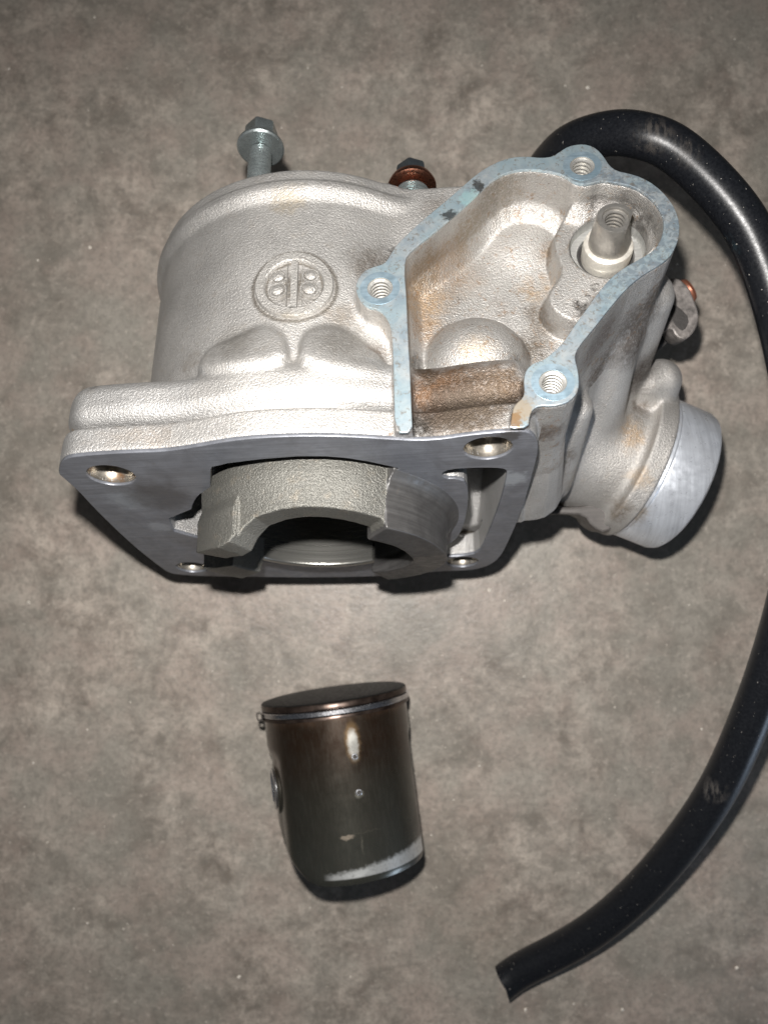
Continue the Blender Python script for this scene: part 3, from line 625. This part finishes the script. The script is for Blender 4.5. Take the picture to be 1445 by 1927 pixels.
# object space: x across (to the left of the picture when y points down), y along the axis to the skirt, z up
PM = Matrix(((xa.x, ya.x, zb.x, ax0[0]*MM), (xa.y, ya.y, zb.y, ax0[1]*MM), (xa.z, ya.z, zb.z, PR*MM+.0003), (0, 0, 0, 1)))
pis = empty('piston', matrix=PM, label='small burnt piston with brown varnished skirt lying on the floor tile', category='piston')
LS = xa.x                                                  # sign: which way +x runs in the picture
_m = M('varnished_skirt')
sep = _m.n('ShaderNodeSeparateXYZ'); _m.put(sep.inputs[0], _m.co); X_, Y_, Z_ = sep.outputs
yn = _m.ma('ADD', Y_, _m.ma('MULTIPLY', _m.noise(.12, 4, .6), 10)); st = _m.noise(.8, 5, .7, stretch=(1.3, .22, 1.3)); bb = _m.noise(.15, 5, .65)
col = _m.mix(_m.mr(yn, 5, 14, 0, 1, True), (.17, .095, .055), (.034, .019, .010))
col = _m.mix(_m.mr(yn, 18, 40, 0, 1, True), col, (.046, .043, .033))
col = _m.mix(_m.mr(yn, 36, 62, 0, 1, True), col, (.060, .061, .051))
col = _m.mix(_m.mr(st, .46, .70, 0, .22), col, (.13, .12, .10)); col = _m.mix(_m.mr(bb, .4, .65, 0, .4), col, (.03, .026, .02))
HX = .4
def prect(cx, cy, rx, ry, soft=.45, wob=1.0):
    wv = _m.vm('SCALE', _m.vm('SUBTRACT', _m.noise(.6, 4, .6, color=True), (.5, .5, .5)), scale=wob*2)
    p = _m.vm('MULTIPLY', _m.vm('SUBTRACT', _m.vm('ADD', _m.co, wv), (cx, cy, 0)), (1/rx, 1/ry, 0))
    return _m.mr(_m.vm('LENGTH', p), 1.15, 1-soft, 0, 1, True)
for cx, cy, rx, ry, k, amt in ((HX, 16, 2.9, 8, (.30, .19, .09), .6), (HX, 17, 2.1, 6.0, (.62, .61, .56), .95), (HX, 35.5, 1.5, 1.5, (.25, .24, .2), .7), (HX-6, 50.5, 2.6, 1.0, (.5, .42, .33), .6), (HX-1, 54, .3, 3.5, (.3, .28, .22), .25), (HX, 49.7, 8, .2, (.2, .18, .14), .15)):
    col = _m.mix(_m.ma('MULTIPLY', prect(cx*LS, cy*.9, rx, ry*.92), amt), col, k)
edge = _m.ma('ADD', Y_, _m.ma('MULTIPLY', _m.noise(.5, 4, .7), 3.0)); edge = _m.ma('ADD', edge, _m.ma('MULTIPLY', X_, .10*LS))
em = _m.ma('MULTIPLY', _m.mr(edge, PL-4.6, PL-2.6, 0, 1, True), _m.mr(Y_, PL-2.4, PL-2.0, 1, 0)); em = _m.ma('MULTIPLY', em, _m.mr(_m.ma('MULTIPLY', X_, LS), -14, -11, 0, 1))
em = _m.ma('MULTIPLY', em, _m.mr(_m.noise(.7, 5, .7), .3, .5, .6, 1)); col = _m.mix(em, col, (.55, .56, .55))
scr = _m.mr(_m.noise(1.6, 6, .8, stretch=(1, .5, 1)), .66, .70, 0, .5); col = _m.mix(scr, col, (.30, .26, .20))
m_pist = _m.out(col, .75, _m.mr(bb, .3, .7, .24, .40), _m.bump(st, .2, .0001), Coat_Weight=.6, Coat_Roughness=.22)
m_crown = simple('carbon_crown', (.007, .0065, .006), .1, .6, .6, .8, .4, .3)
_m = M('burnt_ring_land'); a_ = _m.noise(.22, 4, .6); m_land = _m.out(_m.mix(_m.mr(a_, .35, .7), (.025, .018, .015), (.11, .08, .065)), .85, .3)
m_pring = simple('piston_ring_steel', (.60, .60, .62), 1, .25)
m_alu = simple('bright_aluminium', (.72, .73, .75), 1, .3, .3)
ncol = 144; vs = []; fs = []
def skirt_end(a):                                          # a: 0 = towards the camera, + towards the right of the picture
    d_ = abs(((a+180) % 360)-180); s_ = 1 if ((a+180) % 360)-180 > 0 else -1
    if d_ > 90: d_ = 180-d_
    k = 52 if s_ < 0 else 80
    full = PL
    if d_ < k-26: e = full
    elif d_ < k: t_ = (d_-(k-26))/26; e = full-3.5*t_**3
    else: t_ = min(1, (d_-k)/max(1, (90-k))); e = full-3.5-(15 if s_ < 0 else 8)*t_**1.1
    return e
rows = 40; ys0 = 6.0
def tube(rad_f, y0f, y1f, rows, flip=False):
    b = len(vs)
    for i in range(ncol):
        a = 360*i/ncol; e1 = y1f(a); e0 = y0f(a)
        for j in range(rows+1):
            y = e0+(e1-e0)*j/rows; r = rad_f(a, y, e1); al = math.radians(a)
            vs.append((r*math.sin(al)*LS*MM, y*MM, r*math.cos(al)*MM))
    for i in range(ncol):
        k = (i+1) % ncol
        for j in range(rows): fs.append((b+i*(rows+1)+j, b+k*(rows+1)+j, b+k*(rows+1)+j+1, b+i*(rows+1)+j+1))
    return b
def R_out(a, y, e):
    r = PR
    d_ = e-y
    if d_ < 1.2: r -= (1.2-d_)**2*.35
    # pin side is relieved
    d2 = abs(((a+180) % 360)-180); d2 = min(d2, 180-d2)
    if d2 > 62 and y > 16: r -= 1.3*min(1, (d2-62)/12)*min(1, (y-16)/4)
    return r
o_ = tube(R_out, lambda a: ys0, skirt_end, rows); i_ = tube(lambda a, y, e: PR-2.6, lambda a: ys0, skirt_end, rows)
for i in range(ncol):
    k = (i+1) % ncol; fs.append((o_+i*(rows+1)+rows, o_+k*(rows+1)+rows, i_+k*(rows+1)+rows, i_+i*(rows+1)+rows))
def fixed(name, vs, fs):
    import bmesh
    me = mesh(name, vs, fs); bm = bmesh.new(); bm.from_mesh(me); bmesh.ops.remove_doubles(bm, verts=bm.verts, dist=1e-7); bmesh.ops.recalc_face_normals(bm, faces=bm.faces); bm.to_mesh(me); bm.free(); return me
sk = link('skirt', fixed('skirt', vs, fs), m_pist, pis, 'skirt varnished brown above and worn grey below', 40)
link('ring_land', lathe('ring_land', [(PR-.5, .6), (PR-.2, 1.1), (PR-.2, 2.5), (PR-.35, 2.7), (PR-2, 2.7), (PR-2, 5.0), (PR-.1, 5.0), (PR, 5.2), (PR, 6.1)], (0, 0, 0), (0, 1, 0), 128), m_land, pis, 'brown scorched top land')
link('crown', lathe('crown', [(PR-.3, .6), (PR-.8, .25), (PR-1.5, .1), (20, -.3), (12, -.6), (5, -.8), (.01, -.8)], (0, 0, 0), (0, 1, 0), 128), m_crown, pis, 'matt black sooty crown')
pr = link('piston_ring', lathe('piston_ring', [(PR-1.8, 3.0), (PR+.2, 3.0), (PR+.35, 3.2), (PR+.35, 4.5), (PR+.2, 4.7), (PR-1.8, 4.7)], (0, 0, 0), (0, 1, 0), 128, close=True), m_pring, pis, 'bright thin piston ring')
# free end of the ring sticking out at the left
e0 = math.radians(-84)
link('ring_end', lathe('ring_end', [(PR+.2, 3.2), (PR+1.9, 3.3), (PR+1.9, 5.6), (PR+.2, 5.9)], (0, 0, 0), (0, 1, 0), 6, close=True, a0=math.radians(-8 if LS > 0 else 172), a1=math.radians(6 if LS > 0 else 186)), m_black, pr)
# oil holes: pale eyelets, each with a dark disc painting the shade inside
for x, y in ((HX, 19.5), (HX, 31.5)):
    z = math.sqrt(PR**2-x*x)
    nrm = np.array([x*LS, 0, z])/PR; c_ = np.array([x*LS, y, z])
    eye = link('oil_hole', lathe('oil_hole', [(1.15, .0), (1.0, .12), (.8, .13), (.72, .05)], c_, nrm, 24), m_alu, sk)
    link('hole_shade_disc', lathe('hole_shade_disc', [(.8, .06), (.01, .05)], c_, nrm, 24), m_dark, sk)
# gudgeon pin bosses with circlips
for s_ in (-1, 1):
    q_ = 0 if s_ < 0 else -2.5
    b_ = link('pin_boss', lathe('pin_boss', [(10.5, 12), (9.8, 24.6+q_), (9.2, 25.6+q_), (7.2, 25.8+q_), (6.8, 25.2+q_), (6.8, 12)], (0, 31, 0), (s_*LS, 0, 0), 48), m_pist, pis)
    link('circlip', lathe('circlip', [(6.9, 25.2+q_), (7.3, 26.2+q_), (6.6, 26.6+q_), (6.2, 26.0+q_)], (0, 31, 0), (s_*LS, 0, 0), 40, close=True, a0=.5, a1=5.6), m_alu, b_)

# ------------------------------------------------------------------ hose
hose_pts = [(948,1848,7.6),(985,1822,8.5),(1100,1762,18),(1215,1665,32),(1330,1520,47),(1402,1375,60),(1465,1200,72),(1510,1000,82),(1505,800,88),(1468,600,92),(1418,450,94),(1355,360,94),(1272,282,92),(1210,256,90),(1150,250,84),(1080,268,74),(1040,300,62),(1010,345,50),(1000,400,36)]
hp = np.array([wp(*p) for p in hose_pts]); HR = 6.5
def cr(p, n=14):
    p = np.vstack([2*p[0]-p[1], p, 2*p[-1]-p[-2]]); out = []
    for i in range(1, len(p)-2):
        for k in range(n):
            t = k/n; out.append(.5*((2*p[i])+(-p[i-1]+p[i+1])*t+(2*p[i-1]-5*p[i]+4*p[i+1]-p[i+2])*t*t+(-p[i-1]+3*p[i]-3*p[i+1]+p[i+2])*t**3))
    out.append(p[-2]); return np.array(out)
path = cr(hp)
for _ in range(30): path[1:-1] = .25*path[:-2]+.5*path[1:-1]+.25*path[2:]
org_h = path[0].copy(); up = np.array([0, 0, 1.0]); NS = 48
def sweep(path, radii, cut=True):
    vs = []; fs = []; n = len(path); T_ = np.gradient(path, axis=0)
    # mitred first ring: the hose end was cut at a slant
    for i in range(n):
        t_ = T_[i]/np.linalg.norm(T_[i]); s_ = np.cross(t_, up); s_ /= np.linalg.norm(s_); b_ = np.cross(s_, t_)
        for j, r in enumerate(radii):
            for k in range(NS):
                a = 2*math.pi*k/NS; p = path[i]+(s_*math.cos(a)+b_*math.sin(a))*r
                if i == 0 and cut: p = p+t_*(math.cos(a)*r*-.42)
                vs.append((p-org_h)*MM)
    m_ = len(radii)*NS
    for i in range(n-1):
        for j in range(len(radii)):
            for k in range(NS):
                a = i*m_+j*NS+k; b = i*m_+j*NS+(k+1) % NS; fs.append((a, b, b+m_, a+m_))
    for i in (0, n-1):
        for k in range(NS): a = i*m_+k; b = i*m_+(k+1) % NS; fs.append((a, b, b+NS, a+NS))
    return vs, fs
vs, fs = sweep(path, [HR, HR-2.4])
_m = M('black_rubber'); n1 = _m.noise(1.2, 5, .6); sc_ = _m.noise(.5, 6, .8, stretch=(1, .25, 1)); du = _m.noise(1.4, 2, .4)
col = _m.mix(_m.mr(n1, .3, .7), (.004, .0045, .006), (.009, .010, .012))
def hb(px, py, z, r, amt, k):
    global col
    c_ = (wp(px, py, z)-org_h); f_ = _m.ma('MULTIPLY', _m.blob(tuple(c_), r, .7, 3, .3), _m.mr(sc_, .46, .58, 0, amt)); col = _m.mix(f_, col, k)
hb(1230, 250, 98, 8, .2, (.16, .14, .12)); hb(1290, 280, 100, 6, .15, (.16, .14, .12)); hb(1340, 1490, 56, 6, .4, (.12, .11, .10)); hb(1355, 470, 95, 6, .5, (.05, .09, .11))
col = _m.mix(_m.mr(_m.noise(1.1, 2, .5), .73, .76, 0, .7), col, (.35, .33, .30))
m_rub = _m.out(col, 0, _m.mr(n1, .3, .7, .28, .4), _m.bump(n1, .15, .0002), .28)
ho = fixed('rubber_hose', vs, fs); hose = link('rubber_hose', ho, m_rub, None, 'thick black rubber hose curving around the right side of the engine cylinder', 50, category='hose')
hose.location = Vector(org_h)*MM

# ------------------------------------------------------------------ loose grit on the tile
vs = []; fs = []
rng = np.random.RandomState(7)
gp = [(1170, 1900, 'l'), (450, 1838, 'l'), (170, 466, 'd'), (988, 1900, 'd'), (1385, 1822, 'l'), (55, 1134, 'l'), (1000, 1085, 'l'), (920, 1110, 'l'), (1105, 165, 'l')]
def crumb(x, y, r):
    b = len(vs); k = 8
    vs.append((x, y, r*.9))
    for i in range(k): a = 2*math.pi*i/k; q_ = r*(.7+.5*rng.rand()); vs.append((x+q_*math.cos(a), y+q_*math.sin(a), r*.4*rng.rand()))
    for i in range(k): fs.append((b, b+1+i, b+1+(i+1) % k))
for px, py, k in gp:
    p = wp(px, py, 0); crumb(p[0], p[1], .8)
for _ in range(260):
    crumb(rng.uniform(-165, 165), rng.uniform(-215, 215), rng.choice([.18, .25, .35, .5], p=[.45, .3, .17, .08]))
m_grit = simple('pale_grit', (.5, .46, .40), 0, .5, 0, 1.5, .3)
link('grit', mesh('grit', [(a*MM, b*MM, (c)*MM+1e-5) for a, b, c in vs], fs), m_grit, None, 'loose pale grit scattered over the tile floor', 40, kind='stuff')
